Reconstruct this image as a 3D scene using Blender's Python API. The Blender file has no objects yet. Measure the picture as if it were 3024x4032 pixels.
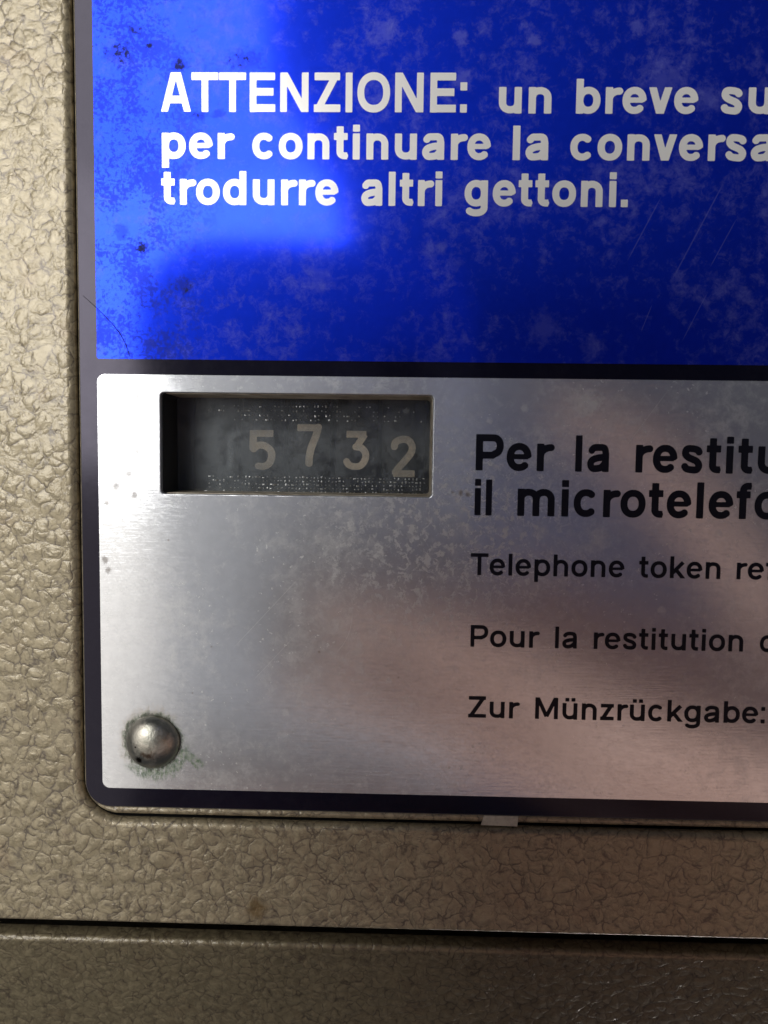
import bpy, bmesh, math, random
import numpy as np
from mathutils import Vector, Matrix
from mathutils.geometry import tessellate_polygon

random.seed(7)
S = bpy.context.scene
COL = S.collection
MM = 0.001

# ------------------------------------------------------------------ camera
D = 86.5 * MM                      # lens to plate
right = Vector((0.99963457, 0.02378844, 0.01283909))
down = Vector((0.0144845, -0.07033969, -0.99741793))
fwd = Vector((-0.02282392, 0.99723941, -0.07065855))
CAMROT = Matrix((right, -down, -fwd)).transposed()
cam_d = bpy.data.cameras.new("camera")
cam = bpy.data.objects.new("camera", cam_d)
COL.objects.link(cam)
cam.matrix_world = Matrix.Translation((0, -D, 0)) @ CAMROT.to_4x4()
cam_d.sensor_fit = 'VERTICAL'
cam_d.sensor_height = 24.0
cam_d.sensor_width = 18.0
cam_d.lens = 24.0 * 3028.0 / 4032.0
cam_d.clip_start = 0.0005
cam_d.clip_end = 20
cam_d.dof.use_dof = True
cam_d.dof.focus_distance = 0.0885
cam_d.dof.aperture_fstop = 14.0
S.camera = cam

# ------------------------------------------------------------------ light
W = bpy.data.worlds.new("World")
S.world = W
W.use_nodes = True
bg = W.node_tree.nodes['Background']
bg.inputs[0].default_value = (0.60, 0.66, 0.80, 1)
bg.inputs[1].default_value = 0.06
S.view_settings.view_transform = 'Standard'
S.view_settings.look = 'None'
S.view_settings.exposure = 0.12
S.view_settings.gamma = 1.0
S.render.resolution_x = 768
S.render.resolution_y = 1024

def area(name, loc, target, sx, sy, radiance, color):
    l = bpy.data.lights.new(name, 'AREA')
    l.shape = 'RECTANGLE'; l.size = sx; l.size_y = sy
    l.energy = radiance * math.pi * sx * sy
    l.color = color
    o = bpy.data.objects.new(name, l)
    COL.objects.link(o)
    o.location = loc
    d = Vector(target) - Vector(loc)
    o.rotation_euler = d.to_track_quat('-Z', 'Y').to_euler()
    return o
# the daylight window behind the photographer's left shoulder
area("window_light", (-0.47, -1.09, 0.205), (-0.47, 0, 0.205), 0.76, 0.45, 8.8, (1.0, 0.98, 0.95))
area("window_light_upper", (-0.47, -1.09, 0.625), (-0.47, 0, 0.625), 0.76, 0.37, 6.0, (1.0, 0.98, 0.95))
# pale sunlit floor under it
area("floor_glow", (-0.64, -1.12, -0.38), (-0.64, 0, -0.38), 0.60, 0.66, 1.1, (1.0, 0.92, 0.82))
# added warm fill low on the right, no real lamp, to brighten the holding hand
area("hand_fill", (0.10, 0.10, -0.27), (0.04, -0.10, -0.06), 0.16, 0.16, 9.5, (1.0, 0.95, 0.92))

# ------------------------------------------------------------------ material helpers
class NT:
    def __init__(s, name):
        s.m = bpy.data.materials.new(name); s.m.use_nodes = True
        s.t = s.m.node_tree; s.n = s.t.nodes; s.l = s.t.links
        s.bsdf = s.n['Principled BSDF']; s.out = s.n['Material Output']
        tc = s.n.new('ShaderNodeTexCoord')
        mp = s.n.new('ShaderNodeVectorMath'); mp.operation = 'SCALE'
        mp.inputs['Scale'].default_value = 1000.0          # object space in millimetres
        s.l.new(tc.outputs['Object'], mp.inputs[0])
        s.co = mp.outputs[0]
    def set(s, sock, v):
        if isinstance(v, (int, float)): sock.default_value = v
        elif isinstance(v, (tuple, list)):
            sock.default_value = tuple(v) + ((1,) if len(v) == 3 and sock.type == 'RGBA' else ())
        else: s.l.new(v, sock)
    def math(s, op, a, b=None, c=None, clamp=False):
        n = s.n.new('ShaderNodeMath'); n.operation = op; n.use_clamp = clamp
        s.set(n.inputs[0], a)
        if b is not None: s.set(n.inputs[1], b)
        if c is not None: s.set(n.inputs[2], c)
        return n.outputs[0]
    def ramp(s, v, a, b, lo=0.0, hi=1.0, smooth=True):
        n = s.n.new('ShaderNodeMapRange')
        n.interpolation_type = 'SMOOTHSTEP' if smooth else 'LINEAR'
        s.set(n.inputs['Value'], v)
        if a > b: a, b, lo, hi = b, a, hi, lo
        n.inputs['From Min'].default_value = a; n.inputs['From Max'].default_value = b
        n.inputs['To Min'].default_value = lo; n.inputs['To Max'].default_value = hi
        return n.outputs['Result']
    def noise(s, scale, detail=3, rough=0.55, vec=None, dist=0.0, color=False, stretch=None, off=None):
        v = vec if vec is not None else s.co
        if stretch is not None or off is not None:
            m = s.n.new('ShaderNodeMapping')
            if stretch is not None: m.inputs['Scale'].default_value = stretch
            if off is not None: m.inputs['Location'].default_value = off
            s.l.new(v, m.inputs['Vector']); v = m.outputs[0]
        n = s.n.new('ShaderNodeTexNoise')
        s.l.new(v, n.inputs['Vector'])
        n.inputs['Scale'].default_value = scale; n.inputs['Detail'].default_value = detail
        n.inputs['Roughness'].default_value = rough; n.inputs['Distortion'].default_value = dist
        return n.outputs['Color' if color else 'Fac']
    def voro(s, scale, vec, feature='DISTANCE_TO_EDGE'):
        n = s.n.new('ShaderNodeTexVoronoi'); n.feature = feature
        s.l.new(vec, n.inputs['Vector']); n.inputs['Scale'].default_value = scale
        return n.outputs['Distance']
    def warp(s, vec, scale, amt, detail=2, off=None):
        c = s.noise(scale, detail, 0.5, vec, color=True, off=off)
        a = s.n.new('ShaderNodeVectorMath'); a.operation = 'SUBTRACT'
        s.l.new(c, a.inputs[0]); a.inputs[1].default_value = (.5, .5, .5)
        b = s.n.new('ShaderNodeVectorMath'); b.operation = 'SCALE'; b.inputs['Scale'].default_value = amt
        s.l.new(a.outputs[0], b.inputs[0])
        d = s.n.new('ShaderNodeVectorMath'); d.operation = 'ADD'
        s.l.new(vec, d.inputs[0]); s.l.new(b.outputs[0], d.inputs[1])
        return d.outputs[0]
    def mix(s, f, a, b):
        n = s.n.new('ShaderNodeMix'); n.data_type = 'RGBA'
        s.set(n.inputs[0], f); s.set(n.inputs[6], a); s.set(n.inputs[7], b)
        return n.outputs[2]
    def bump(s, h, dist, strength=1.0, normal=None):
        n = s.n.new('ShaderNodeBump'); n.inputs['Distance'].default_value = dist
        n.inputs['Strength'].default_value = strength
        s.l.new(h, n.inputs['Height'])
        if normal is not None: s.l.new(normal, n.inputs['Normal'])
        return n.outputs[0]
    def p(s, **k):
        for key, v in k.items():
            s.set(s.bsdf.inputs[key.replace('_', ' ')], v)
    def xyz(s):
        if hasattr(s, '_xyz'): return s._xyz
        n = s.n.new('ShaderNodeSeparateXYZ'); s.l.new(s.co, n.inputs[0]); s._xyz = n.outputs; return n.outputs
    def line(s, x0, z0, x1, z1, w, bow=0.0):
        """soft mask of a scratch from (x0,z0) to (x1,z1) in mm"""
        o = s.xyz()
        dx, dz = x1 - x0, z1 - z0; L = math.hypot(dx, dz); ux, uz = dx / L, dz / L
        ax = s.math('SUBTRACT', o[0], x0); az = s.math('SUBTRACT', o[2], z0)
        t = s.math('ADD', s.math('MULTIPLY', ax, ux), s.math('MULTIPLY', az, uz))
        q = s.math('ADD', s.math('MULTIPLY', ax, -uz), s.math('MULTIPLY', az, ux))
        if bow:
            tn = s.math('DIVIDE', t, L)
            q = s.math('SUBTRACT', q, s.math('MULTIPLY', s.math('MULTIPLY', tn, s.math('SUBTRACT', 1.0, tn)), bow * 4))
        q = s.math('ABSOLUTE', q)
        m = s.ramp(q, w, w * 0.25)
        m = s.math('MULTIPLY', m, s.ramp(t, 0, 0.18 * L))
        return s.math('MULTIPLY', m, s.ramp(t, L, 0.82 * L))

def hammer_paint(name, base, dark, metal=0.35, scale=1.0, contrast=1.0):
    """round bubbles of paint with thin wandering creases between them"""
    k = NT(name)
    v = k.warp(k.co, 0.30, 2.6, 3)
    v = k.warp(v, 1.6, 0.42, 3)
    e1 = k.voro(0.58 * scale, v)
    f1 = k.voro(0.58 * scale, v, 'F1')
    v2 = k.warp(v, 1.1, 0.5, 2, off=(7, 3, 5))
    f2 = k.voro(1.15 * scale, v2, 'F1')
    e2 = k.voro(1.15 * scale, v2)
    lo = k.noise(0.5, 4, 0.62, off=(2, 8, 1))
    mask2 = k.ramp(lo, 0.44, 0.60)
    fade = k.ramp(k.noise(0.9, 3, 0.6, off=(6, 1, 4)), 0.36, 0.60)
    c1 = k.math('MULTIPLY', k.ramp(e1, 0.085, 0.0), k.math('MULTIPLY_ADD', fade, 0.95, 0.05))
    c2 = k.math('MULTIPLY', k.math('MULTIPLY', k.ramp(e2, 0.08, 0.0), mask2), 0.6)
    ring = k.ramp(k.math('ABSOLUTE', k.math('SUBTRACT', f1, 0.36)), 0.06, 0.0)
    ring = k.math('MULTIPLY', ring, k.math('MULTIPLY', k.ramp(k.noise(0.7, 2, 0.5, off=(1, 7, 7)), 0.44, 0.58), 0.60))
    knots = k.math('MULTIPLY', k.ramp(e1, 0.20, 0.0), k.ramp(lo, 0.62, 0.50))
    knots = k.math('MULTIPLY', knots, k.ramp(k.noise(2.2, 4, 0.7, v, dist=1.2), 0.46, 0.66))
    crease = k.math('MAXIMUM', k.math('MAXIMUM', c1, c2), k.math('MAXIMUM', ring, k.math('MULTIPLY', knots, 0.75)))
    crease = k.math('MULTIPLY', crease, 0.72 * contrast)
    tone = k.noise(1.3, 4, 0.62, v)
    col = k.mix(k.ramp(tone, 0.32, 0.70), tuple(c * 0.82 for c in base), tuple(min(1, c * 1.15) for c in base))
    tint = k.ramp(k.noise(0.20, 3, 0.6, off=(5, 5, 5)), 0.54, 0.72)
    col = k.mix(k.math('MULTIPLY', tint, 0.5), col, (base[0] * 0.84, base[1] * 0.76, base[2] * 0.74))
    col = k.mix(crease, col, dark)
    d1 = k.ramp(f1, 0.62, 0.05, smooth=False); d2 = k.ramp(f2, 0.6, 0.0, smooth=False)
    h = k.math('ADD', k.math('MULTIPLY', d1, 0.8), k.math('MULTIPLY', k.math('MULTIPLY', d2, mask2), 0.45))
    h = k.math('ADD', h, k.math('MULTIPLY', k.ramp(e1, 0.0, 0.16), 0.12))
    h = k.math('ADD', h, k.math('MULTIPLY', tone, 0.30))
    nrm = k.bump(h, 0.00015 / scale, 0.7)
    k.p(Metallic=metal, Roughness=k.ramp(tone, 0.3, 0.7, 0.38, 0.55), Normal=nrm, Coat_Weight=0.4, Coat_Roughness=0.10)
    k.l.new(nrm, k.bsdf.inputs['Coat Normal'])
    o = k.xyz()
    r = k.math('SQRT', k.math('ADD', k.math('POWER', k.math('SUBTRACT', o[0], -16.3), 2),
                              k.math('POWER', k.math('MULTIPLY', k.math('SUBTRACT', o[2], -52.9), 0.8), 2)))
    blot = k.math('MULTIPLY', k.ramp(k.math('ADD', r, k.math('MULTIPLY', k.noise(1.2, 4, 0.7), 1.8)), 2.6, 1.2), 0.7)
    k.l.new(k.mix(blot, col, (0.17, 0.10, 0.02)), k.bsdf.inputs['Base Color'])
    return k.m

def smudge(k, thresh=0.53, soft=0.16, off=(0, 0, 0)):
    """fine blotchy film of handling marks; returns 0..1"""
    v = k.warp(k.co, 0.5, 1.6, 3, off=off)
    big = k.noise(0.085, 3, 0.55, off=(off[0] + 3, off[1], off[2] + 2))
    mid = k.noise(0.55, 5, 0.68, v, off=off)
    fine = k.noise(2.4, 4, 0.7, v, off=off)
    t = k.math('ADD', k.math('MULTIPLY', mid, 0.62), k.math('MULTIPLY', fine, 0.20))
    t = k.math('ADD', t, k.math('MULTIPLY', big, 0.42))
    return k.ramp(t, thresh + 0.09, thresh + 0.09 + soft)

def spot(k, x, z, r, rough=0.5, amp=1.0, sc=1.0, sx=1.0):
    """mask of one ragged patch centred at (x, z)"""
    o = k.xyz()
    d = k.math('SQRT', k.math('ADD', k.math('POWER', k.math('MULTIPLY', k.math('SUBTRACT', o[0], x), sx), 2),
                              k.math('POWER', k.math('SUBTRACT', o[2], z), 2)))
    key = 0.2 if sc < 0.5 else (0.95 if sc < 1.25 else 1.6)
    if not hasattr(k, '_sn'): k._sn = {}
    if key not in k._sn: k._sn[key] = k.noise(key, 4, 0.7, off=(1, 0, 2))
    n = k._sn[key]
    d = k.math('ADD', d, k.math('MULTIPLY', k.math('SUBTRACT', n, 0.5), amp * r * 2.6))
    return k.ramp(d, r * (1 + rough * 0.5), r * (1 - rough))

def anodised(name, base, metal, rough, film_col, film_amt, spec=0.5, wide=0.4, fm=0.0, extra=None, film_t=0.53, coat=0.0, grain=0.0, soft=0.26, wr=0.55):
    """dyed or bare aluminium: a tight and a wide gloss lobe under a patchy film"""
    k = NT(name)
    col = k.mix(k.ramp(k.noise(0.9, 4, 0.6), 0.3, 0.7), tuple(c * 0.93 for c in base), base)
    g = k.noise(1.0, 4, 0.65, stretch=(0.22, 5.0, 9.0))
    rg = k.math('ADD', rough, k.math('MULTIPLY', k.math('SUBTRACT', g, 0.5), grain * 0.9))
    rg = k.math('ADD', rg, k.math('MULTIPLY', k.math('SUBTRACT', k.noise(0.7, 4, 0.65), 0.5), 0.10))
    wav = k.noise(0.05, 1, 0.4)
    nrm = k.bump(wav, 0.00035, 0.35)
    if grain > 0: nrm = k.bump(g, 0.00002, 0.5, nrm)
    k.p(Base_Color=col, Metallic=metal, Roughness=rg, Specular_IOR_Level=spec, Normal=nrm, Coat_Weight=coat, Coat_Roughness=0.12)
    b2 = k.n.new('ShaderNodeBsdfPrincipled')
    k.l.new(col, b2.inputs['Base Color']); b2.inputs['Metallic'].default_value = metal
    b2.inputs['Roughness'].default_value = wr; b2.inputs['Specular IOR Level'].default_value = spec
    m1 = k.n.new('ShaderNodeMixShader'); m1.inputs[0].default_value = wide
    k.l.new(k.bsdf.outputs[0], m1.inputs[1]); k.l.new(b2.outputs[0], m1.inputs[2])
    film = smudge(k, film_t, soft)
    fa = k.math('MULTIPLY', film, film_amt)
    if extra: fa = extra(k, fa)
    df = k.n.new('ShaderNodeBsdfPrincipled')
    df.inputs['Base Color'].default_value = tuple(film_col) + (1,)
    df.inputs['Roughness'].default_value = 0.58; df.inputs['Metallic'].default_value = fm; df.inputs['Specular IOR Level'].default_value = 0.2
    m2 = k.n.new('ShaderNodeMixShader')
    k.l.new(fa, m2.inputs[0]); k.l.new(m1.outputs[0], m2.inputs[1]); k.l.new(df.outputs[0], m2.inputs[2])
    k.l.new(m2.outputs[0], k.out.inputs['Surface'])
    k.last = m2.outputs[0]
    return k

def over(k, mask, col, rough=0.7, metal=0.0, spec=0.15):
    """lay one more opaque deposit over the surface"""
    d = k.n.new('ShaderNodeBsdfPrincipled')
    k.set(d.inputs['Base Color'], col); d.inputs['Roughness'].default_value = rough
    d.inputs['Metallic'].default_value = metal; d.inputs['Specular IOR Level'].default_value = spec
    m = k.n.new('ShaderNodeMixShader')
    k.l.new(mask, m.inputs[0]); k.l.new(k.last, m.inputs[1]); k.l.new(d.outputs[0], m.inputs[2])
    k.l.new(m.outputs[0], k.out.inputs['Surface']); k.last = m.outputs[0]

# ------------------------------------------------------------------ materials
M_HAM = hammer_paint("hammered_paint", (0.40, 0.338, 0.218), (0.045, 0.032, 0.034))
M_HAM2 = hammer_paint("hammered_paint_shaded", (0.215, 0.18, 0.108), (0.045, 0.03, 0.025), scale=1.3)  # same paint as the housing, base darkened for the shade on the cover

def blue_extra(k, fa):
    for a in [(29.0, 19.3, 34.6, 30.6, .10), (24.2, 21.6, 27.8, 28.8, .09), (33.2, 21.0, 36.0, 26.5, .08),
              (30.5, 13.0, 33.2, 18.6, .07), (26, 14, 27.2, 17.2, .07)]:
        fa = k.math('ADD', fa, k.math('MULTIPLY', k.line(*a), 0.22))
    for (x, z, r, a) in [(-2.5, 45.8, 1.5, .45), (5.6, 45.3, .8, .5), (5.9, 40.9, 1.0, .45), (13.6, 45.0, .7, .5),
                         (24.4, 46.3, .8, .45), (27.6, 41.2, 2.2, .35), (32.5, 39.0, 1.6, .35), (-9.5, 19.6, 1.6, .25),
                         (15.5, 14.5, 1.8, .28), (21, 12.6, 1.2, .25)]:
        fa = k.math('ADD', fa, k.math('MULTIPLY', spot(k, x, z, r, 0.8, 1.3, 0.9), a * 0.6))
    return k.math('MINIMUM', fa, 0.8)
kb = anodised("blue_anodised", (0.004, 0.034, 0.74), 0.92, 0.12, (0.20, 0.21, 0.60), 0.40, wide=0.50, wr=0.5, fm=0.45, extra=blue_extra, film_t=0.50, coat=0.22)
# dark corrosion freckles, mostly on the left side
o = kb.xyz()
leftness = kb.ramp(o[0], -15, -31)
fr = kb.ramp(kb.math('ADD', kb.math('ADD', kb.math('MULTIPLY', kb.noise(2.1, 5, 0.72, kb.warp(kb.co, .8, 1.0)), 0.7),
                                    kb.math('MULTIPLY', kb.noise(0.22, 2, 0.5, off=(4, 4, 4)), 0.45)),
                     kb.math('MULTIPLY', leftness, 0.07)), 0.615, 0.70)
over(kb, kb.math('MULTIPLY', kb.math('MULTIPLY', fr, leftness), 0.68), (0.003, 0.012, 0.16), 0.5, 0.0)
ds = None
for (x, z, r, sx) in [(-31.8, 43.6, 1.1, .7), (-29.6, 46.2, .6, .8), (-28.2, 44.4, .35, 1), (-24.8, 42.4, .7, .8), (-17.6, 42.9, 1.2, .6),
                  (-22.6, 37.0, .5, .6), (-20.6, 37.3, .5, .6), (-31.4, 24.6, .9, 1), (-29.2, 22.8, .7, 1), (-24.6, 18.8, 0.9, .8)]:
    m = spot(kb, x, z, r, 0.6, 1.2, 1.3, sx)
    ds = m if ds is None else kb.math('MAXIMUM', ds, m)
over(kb, kb.math('MULTIPLY', kb.math('MULTIPLY', ds, kb.math('MULTIPLY_ADD', fr, 0.5, 0.5)), 0.95), (0.003, 0.006, 0.05), 0.5, 0.0)
M_BLUE = kb.m

kk = anodised("black_print", (0.006, 0.006, 0.016), 0.0, 0.14, (0.045, 0.042, 0.06), 0.10, spec=0.30, wide=0.04, film_t=0.47)
kk.bsdf.inputs['Specular Tint'].default_value = (0.86, 0.80, 1.0, 1)
M_BLACK = kk.m
kl = NT("black_lettering_ink")
kl.p(Base_Color=(0.006, 0.007, 0.016), Roughness=0.42, Specular_IOR_Level=0.25)
M_INK = kl.m

def silver_extra(k, fa):
    # a cluster of pale water marks through the middle of the panel
    cl = k.math('MULTIPLY', spot(k, 5, -9.5, 11, 0.9, 0.5, 0.16, 0.75), k.ramp(k.noise(1.15, 5, 0.72, k.warp(k.co, .9, 1.5)), 0.50, 0.60))
    fa = k.math('ADD', fa, k.math('MULTIPLY', cl, 0.85))
    fleck = k.math('MULTIPLY', k.ramp(k.noise(1.9, 3, 0.6, off=(3, 3, 8)), 0.655, 0.70), k.ramp(k.noise(0.12, 2, 0.5, off=(8, 1, 4)), 0.45, 0.60))
    fa = k.math('ADD', fa, k.math('MULTIPLY', fleck, 0.7))
    rings = k.ramp(k.math('ABSOLUTE', k.math('SUBTRACT', k.noise(0.75, 3, 0.6, off=(6, 2, 8)), 0.55)), 0.018, 0.004)
    fa = k.math('ADD', fa, k.math('MULTIPLY', k.math('MULTIPLY', rings, spot(k, 0, -10, 10, 0.9, 0.5, 0.2)), 0.16))
    for (x, z, r, a, sx) in [(20.2, 6.3, 1.5, .5, .75), (13.5, 5.6, .45, .6, 1), (9.6, 4.2, .35, .6, 1), (3.6 + 4.2, .6, .25, .5, 1), (31, -20.8, 1.0, .35, 1),
                             (34, -28.0, 1.5, .3, 1), (-2.5, -10.5, 1.0, .35, 1), (-8, -9.6, 1.6, .25, .7), (15, -13.5, 2.2, .32, 1), (22, -9, 1.6, .3, 1),
                             (35.5, -8, .5, .4, 1), (29.5, -16.7, .5, .5, 1), (-13, -29.5, .4, .5, 1), (-1.2, -25.5, .4, .4, 1)]:
        fa = k.math('ADD', fa, k.math('MULTIPLY', spot(k, x, z, r, 0.7, 1.3, 1.1, sx), a * 0.8))
    for a in [(-19.5, -22.5, -11.2, -13.4, .06), (-17, -26, -12, -20.5, .05), (5.0, -5.2, 12.0, -5.6, .07), (24.6, 1.2, 29.4, 8.0, .06)]:
        fa = k.math('ADD', fa, k.math('MULTIPLY', k.line(*a), 0.3))
    for a in [(-7.5, -22.6, -5.5, -17.2, .07, -.7), (-11, -30, -2, -30.6, .06, -.8)]:
        fa = k.math('ADD', fa, k.math('MULTIPLY', k.line(*a), 0.3))
    return k.math('MINIMUM', fa, 0.85)
ks = anodised("bare_aluminium", (0.83, 0.85, 0.88), 1.0, 0.12, (0.86, 0.87, 0.85), 0.46, fm=0.8, wr=0.55, wide=0.40, extra=silver_extra, film_t=0.50, grain=0.20)
RV = (-28.44, -33.2)
o = ks.xyz()
dx = ks.math('SUBTRACT', o[0], RV[0]); dz = ks.math('SUBTRACT', o[2], RV[1])
rr = ks.math('SQRT', ks.math('ADD', ks.math('MULTIPLY', dx, dx), ks.math('MULTIPLY', dz, dz)))
rn = ks.math('ADD', rr, ks.math('MULTIPLY', ks.math('SUBTRACT', ks.noise(0.9, 5, 0.7, stretch=(1.6, 1, .8)), 0.5), 3.0))
tan = ks.math('MULTIPLY', ks.ramp(rn, 4.5, 3.2), ks.ramp(ks.math('SUBTRACT', dz, dx), -2.5, 3.0))
tan = ks.math('MULTIPLY', tan, ks.math('MULTIPLY_ADD', ks.noise(1.8, 4, 0.7), 0.9, -0.05))
over(ks, tan, (0.50, 0.36, 0.21), 0.7)
grn = ks.math('MULTIPLY', ks.ramp(rn, 5.0, 4.0), ks.ramp(ks.math('SUBTRACT', ks.math('MULTIPLY', dx, 0.35), dz), 1.2, 2.6))
streak = ks.math('MULTIPLY', ks.line(RV[0] + 2.4, RV[1] - .7, RV[0] + 6.1, RV[1] - 3.1, .55, .3), 1.0)
streak = ks.math('MAXIMUM', streak, ks.line(RV[0] + 2.8, RV[1] - 1.1, RV[0] + 5.4, RV[1] - 3.4, .3, .2))
grn = ks.math('MAXIMUM', grn, streak)
rim = ks.math('MULTIPLY', ks.ramp(rn, 3.9, 3.3), 0.8)
grn = ks.math('MAXIMUM', grn, rim)
grn = ks.math('MULTIPLY', grn, ks.ramp(ks.noise(2.2, 5, 0.75, stretch=(1.6, 1, .6)), 0.34, 0.56))
over(ks, ks.math('MULTIPLY', grn, 0.92), ks.mix(ks.ramp(ks.noise(1.6, 3, .6), .4, .6), (0.16, 0.23, 0.15), (0.40, 0.46, 0.36)), 0.8)
over(ks, ks.math('MULTIPLY', ks.ramp(rn, 3.45, 3.15), 0.65), (0.06, 0.065, 0.05), 0.8)
# brown dirt pits down the left margin and beside the counter
pits = None
for (x, z, r) in [(-29.9, 6.4, .55), (-30.8, 4.6, .5), (-33.3, 3.1, .75), (-31.4, 2.3, .35), (-30.0, .4, .4), (-33.0, -.9, .3), (-31.0, -2.2, .4),
                  (-32.4, -3.6, .6), (-30.4, -4.6, .4), (-33.6, -5.6, .3), (-33.8, -12, .45), (-33.4, -13.2, .4), (7.4, -4.05, .28), (6.6, -3.85, .3), (5.7, -3.8, .16),
                  (-9.2, -22.3, .13), (-21.6, -21.9, .12), (-23.8, -27.4, .1), (-.1, -25.1, .12), (-26.5, -9.7, .12)]:
    m = spot(ks, x, z, r, 0.7, 1.0, 1.6)
    pits = m if pits is None else ks.math('MAXIMUM', pits, m)
over(ks, ks.math('MULTIPLY', pits, 0.62), (0.20, 0.15, 0.11), 0.7)
M_SILVER = ks.m

kw = NT("cream_lettering")
kw.p(Base_Color=(0.90, 0.89, 0.86), Metallic=0.15, Roughness=0.30, Coat_Weight=0.9, Coat_Roughness=0.14)
M_CREAM = kw.m
ke = NT("plate_edge_metal")
ke.p(Base_Color=(0.30, 0.29, 0.30), Metallic=0.9, Roughness=0.35)
M_EDGE = ke.m

kr = NT("tarnished_rivet_steel")
n1 = kr.noise(0.55, 4, 0.65, dist=0.6)
colr = kr.mix(kr.ramp(n1, 0.35, 0.7), (0.36, 0.36, 0.31), (0.60, 0.56, 0.48))
colr = kr.mix(spot(kr, RV[0] - 1.25, RV[1] - 1.75, 0.45, 0.5, 0.7, 1.5), colr, (0.02, 0.015, 0.012))
colr = kr.mix(kr.math('MULTIPLY', spot(kr, RV[0] - .2, RV[1] - 1.1, 0.6, 0.7, 1.2, 1.8, .8), .8), colr, (0.16, 0.09, 0.05))
colr = kr.mix(spot(kr, RV[0] - 1.55, RV[1] - .15, 0.12, 0.5, 0.3, 1.5), colr, (0.03, 0.02, 0.02))
kr.p(Base_Color=colr, Metallic=0.95, Roughness=kr.ramp(n1, .3, .7, .30, .46), Normal=kr.bump(kr.noise(1.6, 4, 0.6), 0.00006, 0.6))
M_RIVET = kr.m

kq = NT("sleeve_wall_dirty_brass")
nq = kq.noise(0.8, 4, 0.6, stretch=(.5, 1, 1))
kq.p(Base_Color=kq.mix(kq.ramp(nq, .35, .65), (0.30, 0.24, 0.16), (0.62, 0.56, 0.45)), Roughness=0.55, Metallic=0.3)
M_SLEEVE = kq.m
kh = NT("counter_wheel_black")
kh.p(Base_Color=kh.mix(kh.ramp(kh.noise(.9, 4, .6), .3, .7), (0.012, 0.013, 0.014), (0.024, 0.025, 0.025)), Roughness=0.5)
M_WHEEL = kh.m
kd = NT("counter_digit_tan")
kd.p(Base_Color=kd.mix(kd.ramp(kd.noise(1.4, 4, .6), .3, .7), (0.80, 0.67, 0.49), (0.92, 0.80, 0.60)), Roughness=0.6)
M_DIGIT = kd.m
kc = NT("dark_cavity")
kc.p(Base_Color=(0.01, 0.01, 0.011), Roughness=0.7)
M_DARK = kc.m
# dusty counter pane
kg = NT("dusty_pane")
gl = kg.n.new('ShaderNodeBsdfGlossy'); gl.inputs['Roughness'].default_value = 0.12; gl.inputs['Color'].default_value = (1, 1, 1, 1)
trn = kg.n.new('ShaderNodeBsdfTransparent')
dfu = kg.n.new('ShaderNodeBsdfDiffuse'); dfu.inputs['Color'].default_value = (0.30, 0.33, 0.35, 1)
ox = kg.xyz()
dm = kg.math('ADD', kg.math('MULTIPLY', smudge(kg, 0.46), 0.20), kg.math('MULTIPLY', kg.ramp(ox[0], -4, -26), 0.14))
dm = kg.math('ADD', dm, 0.07)
dm = kg.math('ADD', dm, kg.math('MULTIPLY', kg.math('MAXIMUM', kg.line(-20.9, -2.0, -20.9, 3.2, .55), kg.line(-21.0, 2.2, -19.6, 2.9, .5)), 0.16))
dm = kg.math('ADD', dm, kg.math('MULTIPLY', kg.ramp(kg.noise(2.2, 4, .75), .60, .74), 0.10))
dm = kg.math('ADD', dm, kg.math('MULTIPLY', spot(kg, .3, 5.6, .32, .5, 1.2, 1.6, .8), 0.5))
mm1 = kg.n.new('ShaderNodeMixShader'); mm2 = kg.n.new('ShaderNodeMixShader')
kg.l.new(dm, mm1.inputs[0]); kg.l.new(trn.outputs[0], mm1.inputs[1]); kg.l.new(dfu.outputs[0], mm1.inputs[2])
fres = kg.n.new('ShaderNodeFresnel'); fres.inputs['IOR'].default_value = 1.45
kg.l.new(fres.outputs[0], mm2.inputs[0]); kg.l.new(mm1.outputs[0], mm2.inputs[1]); kg.l.new(gl.outputs[0], mm2.inputs[2])
kg.l.new(mm2.outputs[0], kg.out.inputs['Surface'])
M_PANE = kg.m
kz = NT("moulded_glint"); kz.p(Base_Color=(0.50, 0.51, 0.50), Metallic=0.9, Roughness=0.36)
M_GLINT = kz.m
kp = NT("off_white_paper")
kp.p(Base_Color=kp.mix(kp.ramp(kp.noise(1.2, 3, .6), .4, .7), (0.72, 0.69, 0.56), (0.55, 0.52, 0.42)), Roughness=0.8)
M_PAPER = kp.m
kx = NT("hair_dark"); kx.p(Base_Color=(0.012, 0.012, 0.02), Roughness=0.5)
M_HAIR = kx.m
kph = NT("phone_back_slate"); kph.p(Base_Color=(0.50, 0.56, 0.67), Roughness=0.45, Metallic=0.3)
M_PHONE = kph.m
kle = NT("phone_lens_glass"); kle.p(Base_Color=(0.01, 0.01, 0.012), Roughness=0.05)
M_LENS = kle.m
ksk = NT("skin"); ksk.p(Base_Color=ksk.mix(ksk.ramp(ksk.noise(.12, 3, .5), .35, .65), (0.58, 0.36, 0.28), (0.64, 0.42, 0.34)), Roughness=0.5)
M_SKIN = ksk.m
kna = NT("fingernail"); kna.p(Base_Color=(0.75, 0.52, 0.45), Roughness=0.3)
M_NAIL = kna.m
ksh = NT("shirt_blue"); ksh.p(Base_Color=ksh.mix(ksh.noise(.4, 3, .5), (0.20, 0.25, 0.50), (0.28, 0.32, 0.56)), Roughness=0.85)
M_SHIRT = ksh.m
khr = NT("hair_brown"); khr.p(Base_Color=(0.03, 0.02, 0.014), Roughness=0.5)
M_HAIRB = khr.m
keye = NT("eye_white"); keye.p(Base_Color=(0.8, 0.8, 0.78), Roughness=0.2)
M_EYE = keye.m
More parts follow.
